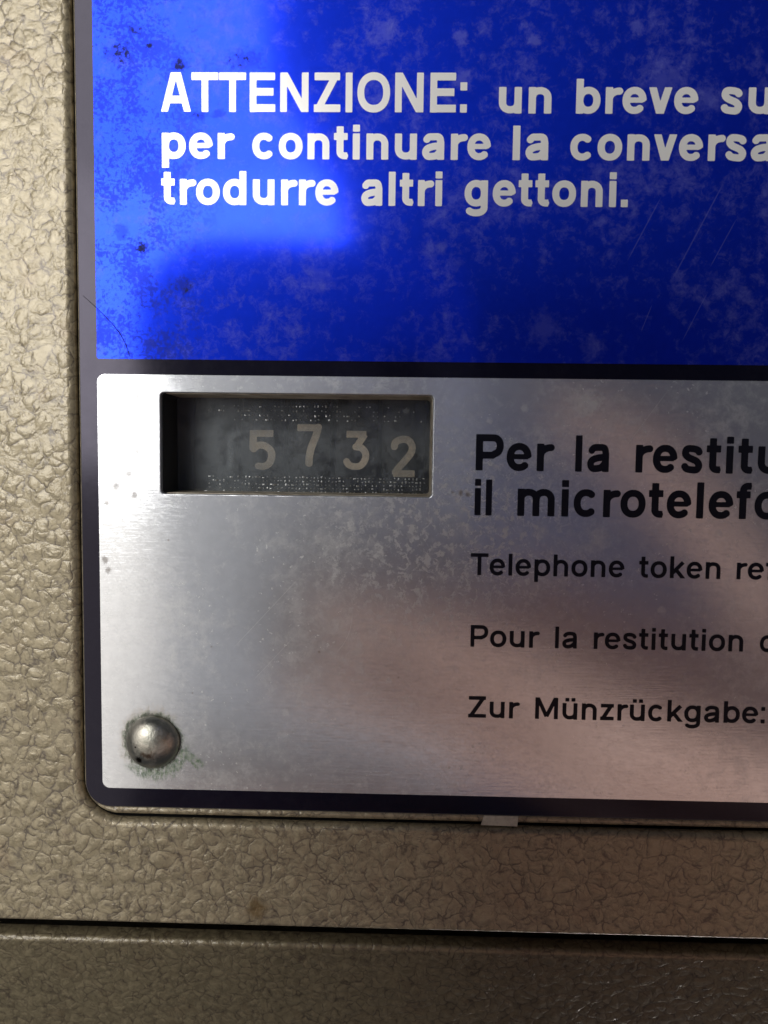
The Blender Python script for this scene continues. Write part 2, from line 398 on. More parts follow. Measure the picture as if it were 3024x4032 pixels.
kiris = NT("iris"); kiris.p(Base_Color=(0.06, 0.03, 0.015), Roughness=0.15)
M_IRIS = kiris.m
klip = NT("lips"); klip.p(Base_Color=(0.5, 0.2, 0.17), Roughness=0.4)
M_LIP = klip.m

# ------------------------------------------------------------------ object helpers
def link(name, me, parent=None, mats=()):
    o = bpy.data.objects.new(name, me)
    for m in mats: me.materials.append(m)
    COL.objects.link(o)
    if parent is not None: o.parent = parent
    return o
def mesh_obj(name, verts, faces, parent=None, mats=(), idx=None, smooth=None):
    """verts in millimetres"""
    me = bpy.data.meshes.new(name)
    me.from_pydata([(a * MM, b * MM, c * MM) for a, b, c in verts], [], faces)
    if idx is not None: me.polygons.foreach_set('material_index', idx)
    if smooth is not None: me.polygons.foreach_set('use_smooth', smooth if not isinstance(smooth, bool) else [smooth] * len(faces))
    me.validate(); me.update()
    return link(name, me, parent, mats)
def thing(name, label, cat, loc=(0, 0, 0), group=None):
    o = bpy.data.objects.new(name, None); COL.objects.link(o)
    o.location = loc; o.empty_display_size = 0.01
    o['label'] = label; o['category'] = cat
    if group: o['group'] = group
    return o

def rrect(x0, x1, z0, z1, r, n=14):
    """rounded rectangle, counter-clockwise as seen from the front, lots of stations so offsets match"""
    P = []
    for cx, cz, a0 in ((x1 - r, z0 + r, -90), (x1 - r, z1 - r, 0), (x0 + r, z1 - r, 90), (x0 + r, z0 + r, 180)):
        for i in range(n + 1):
            a = math.radians(a0 + 90 * i / n)
            P.append((cx + r * math.cos(a), cz + r * math.sin(a)))
    return P

def flat(name, loops, y, mat, parent):
    polys = [[Vector((x, z, 0)) for x, z in L] for L in loops]
    tris = tessellate_polygon(polys)
    pts = [p for L in loops for p in L]
    V = [(x, y, z) for x, z in pts]
    F = []
    for t in tris:
        a, b, c = (pts[i] for i in t)
        cr = (b[0] - a[0]) * (c[1] - a[1]) - (b[1] - a[1]) * (c[0] - a[0])
        if abs(cr) < 1e-9: continue
        F.append(tuple(t) if cr > 0 else (t[0], t[2], t[1]))    # normal towards -Y
    return V, F

class MB:
    def __init__(s): s.v = []; s.f = []; s.i = []; s.s = []
    def add(s, V, F, mi=0, smooth=False):
        b = len(s.v); s.v += V
        for f in F: s.f.append(tuple(b + q for q in f)); s.i.append(mi); s.s.append(smooth)
    def strip(s, rows, closed=True, mi=0, smooth=True, flip=False):
        n = len(rows[0]); V = [p for r in rows for p in r]; F = []
        for j in range(len(rows) - 1):
            for i in range(n if closed else n - 1):
                k = (i + 1) % n
                q = (j * n + i, j * n + k, (j + 1) * n + k, (j + 1) * n + i)
                F.append(q[::-1] if flip else q)
        s.add(V, F, mi, smooth)
    def obj(s, name, parent, mats): return mesh_obj(name, s.v, s.f, parent, mats, s.i, s.s)

# ------------------------------------------------------------------ payphone
phone = thing('payphone', 'old public telephone in beige hammered paint with a blue and silver instruction plate', 'payphone')

PL = dict(x0=-36.45, x1=68.0, z0=-41.15, z1=82.0)
# -- housing with a recess for the plate
hb = MB()
N = 14
Pin = rrect(PL['x0'] + 0.6, PL['x1'] - 0.6, PL['z0'] + 0.6, PL['z1'] - 0.6, 2.3, N)
Pw = rrect(-36.85, 68.4, -42.5, 82.4, 4.6, N)
def pt(P, y): return [(x, y, z) for x, z in P]
def lerp(A, B, f): return [(a[0] + (b[0] - a[0]) * f, a[1] + (b[1] - a[1]) * f) for a, b in zip(A, B)]
rows = [pt(Pin, 1.15)]
for f, y in ((0.22, .60), (0.30, .30), (0.40, .14), (0.52, .08), (0.64, .12), (0.74, .28), (0.79, .55)):
    rows.append(pt(lerp(Pin, Pw, f), y))
hb.strip(rows, True, 0, True)
hb.strip([rows[-1], pt(lerp(Pin, Pw, 0.80), 1.6), pt(lerp(Pin, Pw, 0.985), 1.6), pt(Pw, 0.62)], True, 1, False)
rows = []
YF = -0.32
LR = 1.05
def grow(P, d):
    # outward offset of the recess outline
    return rrect(-36.85 - d, 68.4 + d, -42.5 - d, 82.4 + d, 4.6 + d, N)
rows.append(pt(Pw, YF + LR * .9))
for i in range(1, 9):
    a = math.pi / 2 * i / 8
    rows.append(pt(grow(Pw, LR * 0.85 * (1 - math.cos(a))), YF + LR * .9 * (1 - math.sin(a))))
hb.strip(rows, True, 0, True)
last = grow(Pw, LR * 0.85)
HX0, HX1, HZ0, HZ1 = -96, 96, -55.05, 118
er = 0.38
out = rrect(HX0 + er, HX1 - er, HZ0 + er, HZ1 - er, 0.6, N)
V, F = flat('', [out, last], YF, None, None)
hb.add(V, F, 0, False)
# rounded outer edge and sides
rows = []
for i in range(0, 9):
    a = math.pi / 2 * i / 8
    rows.append(pt(rrect(HX0 + er * (1 - math.sin(a)), HX1 - er * (1 - math.sin(a)), HZ0 + er * (1 - math.sin(a)), HZ1 - er * (1 - math.sin(a)), 0.6 + er * math.sin(a), N),
                   YF + er * (1 - math.cos(a))))
rows.append(pt(rrect(HX0, HX1, HZ0, HZ1, 1.15, N), 62))
hb.strip(rows, True, 0, True)
housing = hb.obj('housing', phone, [M_HAM, M_DARK])

# -- lower cover: rounded top edge, face leaning back
cb = MB()
lean = math.radians(13)
prof = [(62.0, -60.5), (3.9, -60.5), (3.9, -58.25), (3.65, -58.12)]
R = 0.75
ey, ez = 2.3 + R, -58.55 - R
for i in range(0, 9):
    a = math.radians(78 - (78 + 13) * i / 8)          # normal angle above the horizontal
    prof.append((ey - R * math.cos(a), ez + R * math.sin(a)))
y1, z1 = prof[-1]
for L in (20, 45, 70):
    prof.append((y1 + L * math.sin(lean), z1 - L * math.cos(lean)))
prof.append((62.0, prof[-1][1]))
xs = [-95.6] + [-95 + 190 * i / 24 for i in range(25)] + [95.6]
rows = [[(x, y, z) for x in xs] for y, z in prof]
cb.strip(rows, False, 0, True, flip=True)
for x, fl in ((-95.6, False), (95.6, True)):
    cap = [(x, y, z) for y, z in prof]
    f = tuple(range(len(cap)))
    cb.add(cap, [f if fl else f[::-1]], 0, False)
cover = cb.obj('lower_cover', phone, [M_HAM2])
# -- near-black sheet standing in for the shade in the seam between housing and cover
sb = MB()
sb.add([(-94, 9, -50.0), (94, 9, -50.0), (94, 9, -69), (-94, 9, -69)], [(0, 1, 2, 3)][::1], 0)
seam = sb.obj('seam_shade_strip', phone, [M_DARK])
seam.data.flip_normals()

# -- instruction plate
pb = MB()
outer = rrect(PL['x0'], PL['x1'], PL['z0'], PL['z1'], 2.9, N)
inner = rrect(PL['x0'] + .12, PL['x1'] - .12, PL['z0'] + .12, PL['z1'] - .12, 2.78, N)
blue = rrect(-34.42, 66.0, 10.66, 80.0, 0.25, 6)
silv = rrect(-34.42, 66.0, -38.86, 8.94, 0.85, 10)
hole = rrect(-27.30, 3.34, -4.38, 6.98, 0.42, 6)
V, F = flat('', [inner, blue, silv], 0.0, None, None)
pb.add(V, F, 0, False)
pb.strip([pt(inner, 0), pt(lerp(inner, outer, .7), .03), pt(outer, .12)], True, 1, True, flip=True)
pb.strip([pt(outer, .12), pt(outer, 1.0)], True, 1, False, flip=True)
plate = pb.obj('instruction_plate', phone, [M_BLACK, M_EDGE])
V, F = flat('', [blue], 0.0, None, None)
mesh_obj('blue_field', V, F, plate, [M_BLUE], smooth=False)
sv = MB()
hole_in = rrect(-27.42, 3.50, -4.54, 7.08, 0.5, 6)
V, F = flat('', [silv, hole_in], 0.0, None, None)
sv.add(V, F, 0, False)
sv.strip([pt(hole_in, 0), pt(lerp(hole_in, hole, .6), .02), pt(hole, .10)], True, 0, True)
sv.strip([pt(hole, .10), pt(hole, 1.0)], True, 0, False)
sv.obj('silver_field', plate, [M_SILVER])

# ------------------------------------------------------------------ lettering: strokes -> distance field -> outline
class G:
    def __init__(s): s.thin = {}; s.paths = []; s.wd = 0; s.clip = None; s.lb = 8; s.rb = 8; s.w = None
def cat(pts, n=8):
    P = [np.array(p, float) for p in pts]; P = [2 * P[0] - P[1]] + P + [2 * P[-1] - P[-2]]
    o = []
    for i in range(1, len(P) - 2):
        for k in range(n):
            t = k / n; a, b, c, d = P[i - 1:i + 3]
            o.append(tuple(.5 * ((2 * b) + (c - a) * t + (2 * a - 5 * b + 4 * c - d) * t * t + (3 * b - a - 3 * c + d) * t ** 3)))
    o.append(tuple(P[-2])); return o
def arc(cx, cy, rx, ry, a0, a1, n=22, sq=1.0):
    o = []
    for i in range(n + 1):
        a = math.radians(a0 + (a1 - a0) * i / n); c, s_ = math.cos(a), math.sin(a)
        # slightly squared bowls, as in an engraved grotesque
        e = 0.92
        o.append((cx + rx * math.copysign(abs(c) ** e, c), cy + ry * math.copysign(abs(s_) ** e, s_)))
    return o
def glyph(ch, w, X=76.0):
    g = G(); h = w / 2; C = 100.0; P = g.paths
    def bowl(x0, x1, lo=0, hi=X): P.append(arc((x0 + x1) / 2, (lo + hi) / 2, (x1 - x0) / 2 - h, (hi - lo) / 2 - h, 0, 360, 36))
    def arch(x0, x1):
        cx = (x0 + x1) / 2; rx = (x1 - x0) / 2 - h; ry = min(rx * 1.0, 30); ys = X - h - ry
        P.append([(x0 + h, ys - 6)] + arc(cx, ys, rx, ry, 180, 0) + [(x1 - h, 0)])
    if ch in 'oO':
        wd, t = (70, X) if ch == 'o' else (94, C); bowl(0, wd, -1, t + 1); g.wd = wd; g.lb = g.rb = 4
    elif ch in 'nh':
        g.wd = 64; P.append([(h, 0), (h, X if ch == 'n' else C)]); arch(0, 64)
    elif ch == 'm':
        g.wd = 104; P.append([(h, 0), (h, X)]); m = 52 + h * .5; arch(0, 52 + h); arch(52 - h, 104)
    elif ch in 'uü':
        g.wd = 64; cx = 32; rx = 32 - h; ry = min(rx, 30)
        P.append([(h, X), (h, h + ry)] + arc(cx, h + ry, rx, ry, 180, 360)[1:]); P.append([(64 - h, 0), (64 - h, X)])
        if ch == 'ü':
            for xx in (20, 46): P.append([(xx, C - w * .95), (xx, C)])
    elif ch == 'r':
        g.wd = 42; P.append([(h, 0), (h, X)]); P.append([(h, X - h - 30)] + arc(h + 30, X - h - 26, 30, 25, 180, 88)); g.rb = 1
    elif ch in 'pb':
        g.wd = 69; P.append([(h, -27), (h, X)] if ch == 'p' else [(h, 0), (h, C)]); bowl(0, 69, -1, X + 1); g.rb = 4
    elif ch in 'dg':
        g.wd = 69; bowl(0, 69, -1, X + 1); g.lb = 4
        if ch == 'd': P.append([(69 - h, 0), (69 - h, C)])
        else: P.append([(69 - h, X), (69 - h, -4)] + arc(34.5, -4, 34.5 - h, 23 - h + 3, 0, -150, 18)[1:])
    elif ch in 'ec':
        g.wd = 68; g.lb = g.rb = 4
        if ch == 'e':
            P.append(arc(34, X / 2, 34 - h, X / 2 + 1 - h, 0, 318, 34)); P.append([(h, X / 2 + 1), (68 - h, X / 2 + 1)]); g.thin = {1: 0.74}
        else: P.append(arc(34, X / 2, 34 - h, X / 2 + 1 - h, 44, 316, 30))
    elif ch == 's':
        g.wd = 60; g.lb = g.rb = 5; wd = 60
        P.append(cat([(wd - h - 1, .755 * X), (wd * .74, X - h - 2.5), (wd * .49, X - h + 1), (h + 5, .86 * X), (h + 1.5, .70 * X), (h + 9, .575 * X), (wd * .52, .50 * X),
                      (wd - h - 8, .43 * X), (wd - h - 1, .29 * X), (wd - h - 6, .13 * X), (wd * .50, h - 1), (wd * .26, h + 2), (h + 0, .245 * X)]))
    elif ch == 'a':
        g.wd = 64; wd = 64; g.lb = 5
        P.append(cat([(h + 2, .765 * X), (h + 9, .865 * X), (wd * .47, X - h + 1), (wd - h - 5, .86 * X), (wd - h, .66 * X)]) + [(wd - h, 0)])
        P.append(cat([(wd - h, .53 * X), (wd * .50, .505 * X), (h + 5, .42 * X), (h, .28 * X), (h + 5, .14 * X), (wd * .40, h - 1), (wd * .66, .17 * X), (wd - h, .36 * X)]))
    elif ch == 't':
        g.wd = 42; g.lb = g.rb = 3; x = 18
        P.append([(x, 96), (x, 22)] + arc(x + 14, 22, 14, 22 - h, 180, 268, 10)[1:] + [(39, h)]); P.append([(0, X - h * .9), (40, X - h * .9)])
    elif ch == 'f':
        g.wd = 42; g.lb = g.rb = 3; x = 18
        P.append([(x, 0), (x, 78)] + arc(x + 14, 78, 14, 23 - h, 180, 92, 10)[1:] + [(40, C - h + 1)]); P.append([(0, X - h * .9), (38, X - h * .9)])
    elif ch in 'lI': g.wd = w; P.append([(h, 0), (h, C)])
    elif ch == 'i': g.wd = w; P.append([(h, 0), (h, X)]); P.append([(h, C - w * .92), (h, C + 1)])
    elif ch == 'v':
        g.wd = 66; g.lb = g.rb = 1; s = h * 1.08; P.append([(s - 5, X + 16), (33, -7 + h * .6)]); P.append([(66 - s + 5, X + 16), (33, -7 + h * .6)]); g.clip = (0, X)
    elif ch == 'k':
        g.wd = 65; g.rb = 2; P.append([(h, 0), (h, C)]); P.append([(h + 2, 23), (56, X - 3)]); P.append([(27, 38), (62 - h * .3 + 6, -11)]); g.clip = (0, C)
    elif ch in 'zZ':
        t, wd = (X, 58) if ch == 'z' else (C, 76); g.wd = wd; g.lb = g.rb = 5
        P.append([(2, t - h), (wd - 1, t - h)]); P.append([(0, h), (wd, h)]); P.append([(wd - h * 1.5, t - h), (h * 1.4, h)]); g.clip = (0, t)
    elif ch == 'A':
        g.wd = 86; g.lb = g.rb = 1; s = h * 1.05
        P.append([(s - 6, -18), (43 - h * .35, 104)]); P.append([(86 - s + 6, -18), (43 + h * .35, 104)]); P.append([(20, 31), (66, 31)]); g.clip = (0, C)
    elif ch == 'T': g.wd = 78; g.lb = g.rb = 1; P.append([(0, C - h), (78, C - h)]); P.append([(39, 0), (39, C)])
    elif ch == 'E':
        g.wd = 74; g.rb = 4; P.append([(h, 0), (h, C)])
        for y, x in ((h, 74), (C / 2 + 1, 69), (C - h, 73)): P.append([(h, y), (x, y)])
    elif ch == 'N':
        g.wd = 82; P.append([(h, 0), (h, C)]); P.append([(82 - h, 0), (82 - h, C)]); P.append([(h - 1, C + 2), (82 - h + 1, -2)]); g.clip = (0, C)
    elif ch == 'M':
        g.wd = 98; P.append([(h, 0), (h, C)]); P.append([(98 - h, 0), (98 - h, C)]); P.append([(h, C + 3), (49, 12)]); P.append([(98 - h, C + 3), (49, 12)]); g.clip = (0, C)
    elif ch == 'P':
        g.wd = 76; g.rb = 3; P.append([(h, 0), (h, C)])
        P.append([(h, C - h), (46, C - h)] + arc(48, 71 - h * .3, 28 - h, 29 - h * .7, 90, -90, 16)[1:-1] + [(46, 42), (h, 42)])
    elif ch == ':': g.wd = w * 1.1; g.lb = 6; P.append([(h, 0), (h, w * 1.05)]); P.append([(h, X - w * 1.05), (h, X)])
    elif ch == '.': g.wd = w * 1.1; g.lb = 4; P.append([(h, 0), (h, w * 1.05)])
    elif ch == '5':
        g.wd = 62; P.append([(8 + h - 4, C - h), (58, C - h)]); P.append([(10, C), (9.5, 50)])
        P.append(cat([(9.5, 51), (22, 61), (38, 60), (52, 48), (54, 32), (47, 15), (34, 8), (20, 9.0)]))
    elif ch == '7':
        g.wd = 60; P.append([(2, C - h), (58, C - h)]); P.append(cat([(52, C - 4), (46, 70), (36, 42), (31, 18), (30, 0)]))
    elif ch == '3':
        g.wd = 62; P.append([(6, C - h), (56, C - h)]); P.append([(52, C - h), (33, 60)])
        P.append(cat([(28, 59), (44, 56), (54, 44), (54, 28), (44, 12), (30, 7.5), (14, 11), (6, 22)]))
    elif ch == '2':
        g.wd = 62; P.append([(6, h), (60, h)])
        P.append(cat([(8, 74), (12, 86), (28, 93), (44, 90), (53, 76), (50, 60), (38, 44), (22, 26), (10, 10)]))
    return g

_cache = {}
def glyph_polys(ch, w):
    key = (ch, round(w, 2))
    if key in _cache: return _cache[key]
    g = glyph(ch, w)
    rr = w * 0.035; h = w / 2 - rr
    x0, x1, y0, y1 = -8, g.wd + 8, -36, 112
    cs = 1.6
    nx = int((x1 - x0) / cs) + 1; ny = int((y1 - y0) / cs) + 1
    X, Y = np.meshgrid(x0 + cs * np.arange(nx), y0 + cs * np.arange(ny), indexing='ij')
    Dm = np.full(X.shape, 1e9)
    for pi_, path in enumerate(g.paths):
        h = (w / 2) * g.thin.get(pi_, 1.0) - rr
        n = len(path) - 1
        closed = math.dist(path[0], path[-1]) < 1e-6
        for i in range(n):
            ax, ay = path[i]; bx, by = path[i + 1]
            L = math.hypot(bx - ax, by - ay)
            if L < 1e-6: continue
            ux, uy = (bx - ax) / L, (by - ay) / L
            t = (X - ax) * ux + (Y - ay) * uy; q = np.abs(-(X - ax) * uy + (Y - ay) * ux)
            st = (i == 0 and not closed); en = (i == n - 1 and not closed)
            a = rr if st else 0; b = L - (rr if en else 0)
            ov = np.maximum(a - t, t - b)                # overshoot along the stroke
            box = np.hypot(np.maximum(ov, 0), np.maximum(q - h, 0))
            cap = np.hypot(np.maximum(ov, 0), q) - h
            d = np.where(ov <= 0, np.maximum(q - h, -50), 0.0)
            beyond_start = t < a; beyond_end = t > b
            d = np.where(beyond_start, box if st else cap, d)
            d = np.where(beyond_end, box if en else cap, d)
            Dm = np.minimum(Dm, d)
    F = Dm - rr
    if g.clip: F = np.maximum(F, np.maximum(Y - g.clip[1], g.clip[0] - Y))
    ins = F < 0
    polys = []
    for j in range(ny - 1):
        i = 0
        while i < nx - 1:
            c = (ins[i, j], ins[i + 1, j], ins[i + 1, j + 1], ins[i, j + 1])
            if not any(c): i += 1; continue
            xa, ya = X[i, j], Y[i, j]
            if all(c):
                k = i
                while k < nx - 1 and ins[k, j] and ins[k + 1, j] and ins[k, j + 1] and ins[k + 1, j + 1]: k += 1
                polys.append([(xa, ya), (X[k, j], ya), (X[k, j], ya + cs), (xa, ya + cs)]); i = k; continue
            cn = [(i, j), (i + 1, j), (i + 1, j + 1), (i, j + 1)]
            pg = []
            for e in range(4):
                p, q = cn[e], cn[(e + 1) % 4]; fp, fq = F[p], F[q]
                if fp < 0: pg.append((X[p], Y[p]))
                if (fp < 0) != (fq < 0):
                    t = fp / (fp - fq); pg.append((X[p] + (X[q] - X[p]) * t, Y[p] + (Y[q] - Y[p]) * t))
            if len(pg) >= 3: polys.append(pg)
            i += 1
    _cache[key] = (polys, g)
    return _cache[key]

def put(V, F, ch, x, z, H, w, y=-0.035, sx=1.0):
    polys, g = glyph_polys(ch, w)
    k = H / 100.0
    for pg in polys:
        b = len(V)
        V += [(x + px * k * sx, y, z + py * k) for px, py in pg]
        F.append(tuple(range(b, b + len(pg))))

def word(V, F, txt, x0, x1, z, H, w, sx=None):
    """set a word so that its ink runs from x0 to x1 (mm); letters keep their shape, the spacing gives"""
    k = H / 100.0
    gs = [glyph(c, w) for c in txt]
    if len(txt) == 1:
        put(V, F, txt, x0, z, H, w, sx=(x1 - x0) / (gs[0].wd * k)); return
    ink = sum(g.wd for g in gs) * k
    gaps = [(gs[i].rb + gs[i + 1].lb) * k for i in range(len(gs) - 1)]
    s = ((x1 - x0) - 0.0) / (ink + sum(gaps) * 1.2)
    s = max(0.88, min(1.12, s))
    free = (x1 - x0) - ink * s
    q = free / sum(gaps)
    x = x0
    for i, (c, g) in enumerate(zip(txt, gs)):
        put(V, F, c, x, z, H, w, sx=s)
        x += g.wd * k * s + (gaps[i] * q if i < len(gaps) else 0)
    print('word', txt, 'scale %.2f gap %.2f' % (s, q))

LINES = [
    (M_CREAM, 37.46, 4.15, 19.5, [('ATTENZIONE:', -26.93, 6.51)]),
    (M_CREAM, 37.38, 3.62, 20.5, [('un', 9.89, 15.56), ('breve', 18.21, 31.29), ('su', 33.69, 39.12)]),
    (M_CREAM, 32.47, 3.62, 20.5, [('per', -26.90, -19.12), ('continuare', -16.92, 9.13), ('la', 11.51, 15.35), ('conversa', 17.73, 39.55)]),
    (M_CREAM, 27.55, 3.62, 20.5, [('trodurre', -27.0, -7.43), ('altri', -4.92, 3.93), ('gettoni.', 6.38, 24.2)]),
    (M_INK, -1.28, 4.02, 19.5, [('Per', 8.21, 16.73), ('la', 19.3, 23.03), ('restitu', 25.98, 41.98)]),
    (M_INK, -6.33, 4.02, 19.5, [('il', 8.19, 10.12), ('microtelefo', 12.99, 42.1)]),
    (M_INK, -13.12, 2.48, 16.8, [('Telephone', 7.88, 25.16), ('token', 26.79, 35.87), ('ref', 37.68, 41.99)]),
    (M_INK, -21.34, 2.48, 16.8, [('Pour', 8.05, 15.8), ('la', 17.63, 20.09), ('restitution', 22.0, 38.77), ('d', 40.63, 42.3)]),
    (M_INK, -29.59, 2.50, 16.8, [('Zur', 7.96, 13.75), ('Münzrückgabe:', 15.6, 41.62)]),
]
for mat, z, H, w, words in LINES:
    V, F = [], []
    for t, a, b in words: word(V, F, t, a, b, z, H, w)
    o = mesh_obj('printed_text', V, F, plate, [mat], smooth=False)

# ------------------------------------------------------------------ token counter behind the opening
YP = 6.2
ctr = bpy.data.objects.new('token_counter', None); COL.objects.link(ctr); ctr.parent = phone
ctr.empty_display_size = .01
# sleeve
s0 = rrect(-27.22, 3.26, -4.30, 6.90, 0.4, 6)
s1 = rrect(-27.5, 3.55, -4.6, 7.2, 0.6, 6)
sl = MB()
sl.strip([pt(s0, 0.75), pt(s0, YP)], True, 0, False)
sl.strip([pt(s1, 0.75), pt(s0, 0.75)], True, 0, False)
for q_, f_ in enumerate(sl.f):          # the sleeve's left wall is coloured black for the shade on it
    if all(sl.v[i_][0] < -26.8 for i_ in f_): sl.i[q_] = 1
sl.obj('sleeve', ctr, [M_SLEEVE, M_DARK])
# pane
pn = MB()
V, F = flat('', [rrect(-27.4, 3.4, -4.5, 7.1, .3, 4)], YP, None, None); pn.add(V, F)
V2 = [(x, y + .8, z) for x, y, z in V]; pn.add(V2, [f[::-1] for f in F])
pane = pn.obj('window_pane', ctr, [M_PANE])
# moulded glints along the top and bottom of the pane
gm = MB()
rng = random.Random(3)
for (za, zb, rowsn) in ((5.95, 4.35, 4), (-2.55, -4.3, 5)):
    for j in range(rowsn):
        z = za + (zb - za) * j / (rowsn - 1)
        x = -24.2
        while x < 2.6:
            x += 0.44
            dens = 0.50 if za < 0 else 0.36
            c = math.exp(-((x + 11.5) / 8.5) ** 2)
            if za < 0: c = max(c, .75 if x > -4 else 0)
            if rng.random() > ((0.34 if za < 0 else 0.16) + dens * c * 1.3): continue
            r = rng.uniform(.035, .09)
            hx, hz = (rng.choice((1, 1, 2.0)), 1) if rng.random() < .6 else (1, rng.choice((1, 1.8)))
            tx, tz = rng.uniform(-.6, .6), rng.uniform(-.6, .6)
            jx, jz = x + rng.uniform(-.05, .05), z + rng.uniform(-.06, .06)
            ht = rng.uniform(.15, .9)
            P = [(jx - r * hx, YP - .01, jz - r * hz), (jx + r * hx, YP - .01, jz - r * hz), (jx + r * hx, YP - .01, jz + r * hz), (jx - r * hx, YP - .01, jz + r * hz),
                 (jx + r * tx, YP - .01 - r * ht, jz + r * tz)]
            gm.add(P, [(0, 1, 4), (1, 2, 4), (2, 3, 4), (3, 0, 4)])
gl_o = gm.obj('moulded_dots', pane, [M_GLINT]); gl_o['kind'] = 'stuff'
# number wheels
WR = 11.0; WY = YP + 2.2                      # wheel radius, y of the wheel's front
wk = (86.5 + WY) / 86.5
def wheel(x0, x1, ch, dx0, dx1, dz0, dz1):
    mb = MB()
    n = 72
    rows = []
    for x, rr_ in ((x0, WR - .25), (x0 + .15, WR), (x1 - .15, WR), (x1, WR - .25)):
        rows.append([(x, WY + WR - rr_ * math.cos(2 * math.pi * i / n), 1.2 + rr_ * math.sin(2 * math.pi * i / n)) for i in range(n)])
    mb.strip(rows, True, 0, True, flip=False)
    for x, k_ in ((x0, 0), (x1, 3)):
        f = tuple(range(n)); mb.add(rows[k_], [f if k_ == 0 else f[::-1]], 0, False)
    if ch:
        V, F = [], []
        gg = glyph(ch, 17.5)
        H = (dz1 - dz0); k = H / 100
        polys, g = glyph_polys(ch, 17.5)
        for pg in polys:
            b = len(V)
            for px, py in pg:
                x = dx0 + px / g.wd * (dx1 - dx0); z = dz0 + py * k
                s_ = (z - 1.2) / WR
                V.append((x, WY + WR - (WR + .04) * math.cos(s_), 1.2 + (WR + .04) * math.sin(s_)))
            F.append(tuple(range(b, b + len(pg))))
        mb.add(V, F, 1, False)
    return mb.obj('number_wheel', ctr, [M_WHEEL, M_DIGIT])
dg = [('5', -17.26, -14.35, -1.54, 2.92), ('7', -11.95, -9.08, -.87, 3.64), ('3', -6.57, -3.81, -1.40, 2.94), ('2', -1.29, 1.48, -2.22, 2.38)]
cent = [(-15.8) * wk, (-10.5) * wk, (-5.2) * wk, (0.1) * wk]
pitch = 5.3 * wk
wheel(cent[0] - 1.5 * pitch + .15, cent[0] - .5 * pitch - .12, None, 0, 0, 0, 0)
wheel(cent[0] - 2.5 * pitch + .15, cent[0] - 1.5 * pitch - .12, None, 0, 0, 0, 0)
for (c, a, b, z0, z1), cx in zip(dg, cent):
    wheel(cx - pitch / 2 + .24, cx + pitch / 2 - .24, c, a * wk, b * wk, z0 * wk, z1 * wk)
# counter case
cc = MB()
X0, X1, Z0, Z1, Y0, Y1 = -33.5, 9.5, -12, 14, 7.1, 33
q = [(X0, Y0, Z0), (X1, Y0, Z0), (X1, Y1, Z0), (X0, Y1, Z0), (X0, Y0, Z1), (X1, Y0, Z1), (X1, Y1, Z1), (X0, Y1, Z1)]
cc.add(q, [(0, 1, 2, 3), (7, 6, 5, 4), (1, 5, 6, 2), (0, 3, 7, 4), (3, 2, 6, 7)])
cc.obj('counter_case', ctr, [M_DARK])

# ------------------------------------------------------------------ rivet
rb_ = MB()
rows = []
NR = 40
prof = []
for i in range(0, 13):
    a = math.radians(90 * i / 12)
    prof.append((3.12 * math.cos(a) ** 0.92 if i < 12 else 0.02, -1.65 * math.sin(a) - .08))
rows.append([(RV[0] + 3.0 * math.cos(t), 0.06, RV[1] + 3.0 * math.sin(t)) for t in [2 * math.pi * i / NR for i in range(NR)]])
for r, y in prof:
    rows.append([(RV[0] + r * (1 + .012 * math.sin(3 * t + 1) + .008 * math.sin(7 * t)) * math.cos(t), y, RV[1] + r * (1 + .012 * math.sin(3 * t + 1)) * math.sin(t)) for t in [2 * math.pi * i / NR for i in range(NR)]])
rb_.strip(rows, True, 0, True, flip=False)
rb_.obj('rivet', phone, [M_RIVET])

# ------------------------------------------------------------------ loose bits
sp = MB()
# a scrap wedged under the plate's lower edge
Vq = [(10.05, .02, -41.16), (14.0, .02, -41.16), (13.9, -.02, -42.35), (9.7, .0, -42.3), (10.05, .12, -41.16), (14.0, .12, -41.16), (13.9, .09, -42.36), (9.7, .10, -42.31)]
sp.add(Vq, [(3, 2, 1, 0), (4, 5, 6, 7), (0, 1, 5, 4), (2, 3, 7, 6), (1, 2, 6, 5), (3, 0, 4, 7)])
scrap = sp.obj('paper_scrap', None, [M_PAPER])
scrap['label'] = "small cream paper scrap wedged under the plate's black lower edge"; scrap['category'] = 'scrap'

hp = cat([(-35.9, .0, 17.6)[::2], (-34.0, 15.9), (-32.2, 14.0), (-31.2, 12.4), (-30.7, 10.9)], 8)
hm = MB(); rows = []
for i, (x, z) in enumerate(hp):
    a, b = hp[max(0, i - 1)], hp[min(len(hp) - 1, i + 1)]
    tx, tz = b[0] - a[0], b[1] - a[1]; L = math.hypot(tx, tz); nx_, nz_ = -tz / L, tx / L
    r = .045 * (0.4 + 0.6 * math.sin(math.pi * min(1, max(0.03, i / (len(hp) - 1)))))
    rows.append([(x + nx_ * r * math.cos(t), -.055 + r * math.sin(t), z + nz_ * r * math.cos(t)) for t in [2 * math.pi * q / 6 for q in range(6)]])
hm.strip(rows, True, 0, True)
hair = hm.obj('hair_strand', None, [M_HAIR])
hair['label'] = 'thin dark curved hair stuck on the left edge of the blue panel'; hair['category'] = 'hair'

#@@PERSON
# ------------------------------------------------------------------ the photographer and the phone, seen in the plate as blurred reflections
CM = cam.matrix_world.copy()
def CL(x, y, z): return CM @ Vector((x * MM, y * MM, z * MM))      # metres in the lens's frame: right, up, back

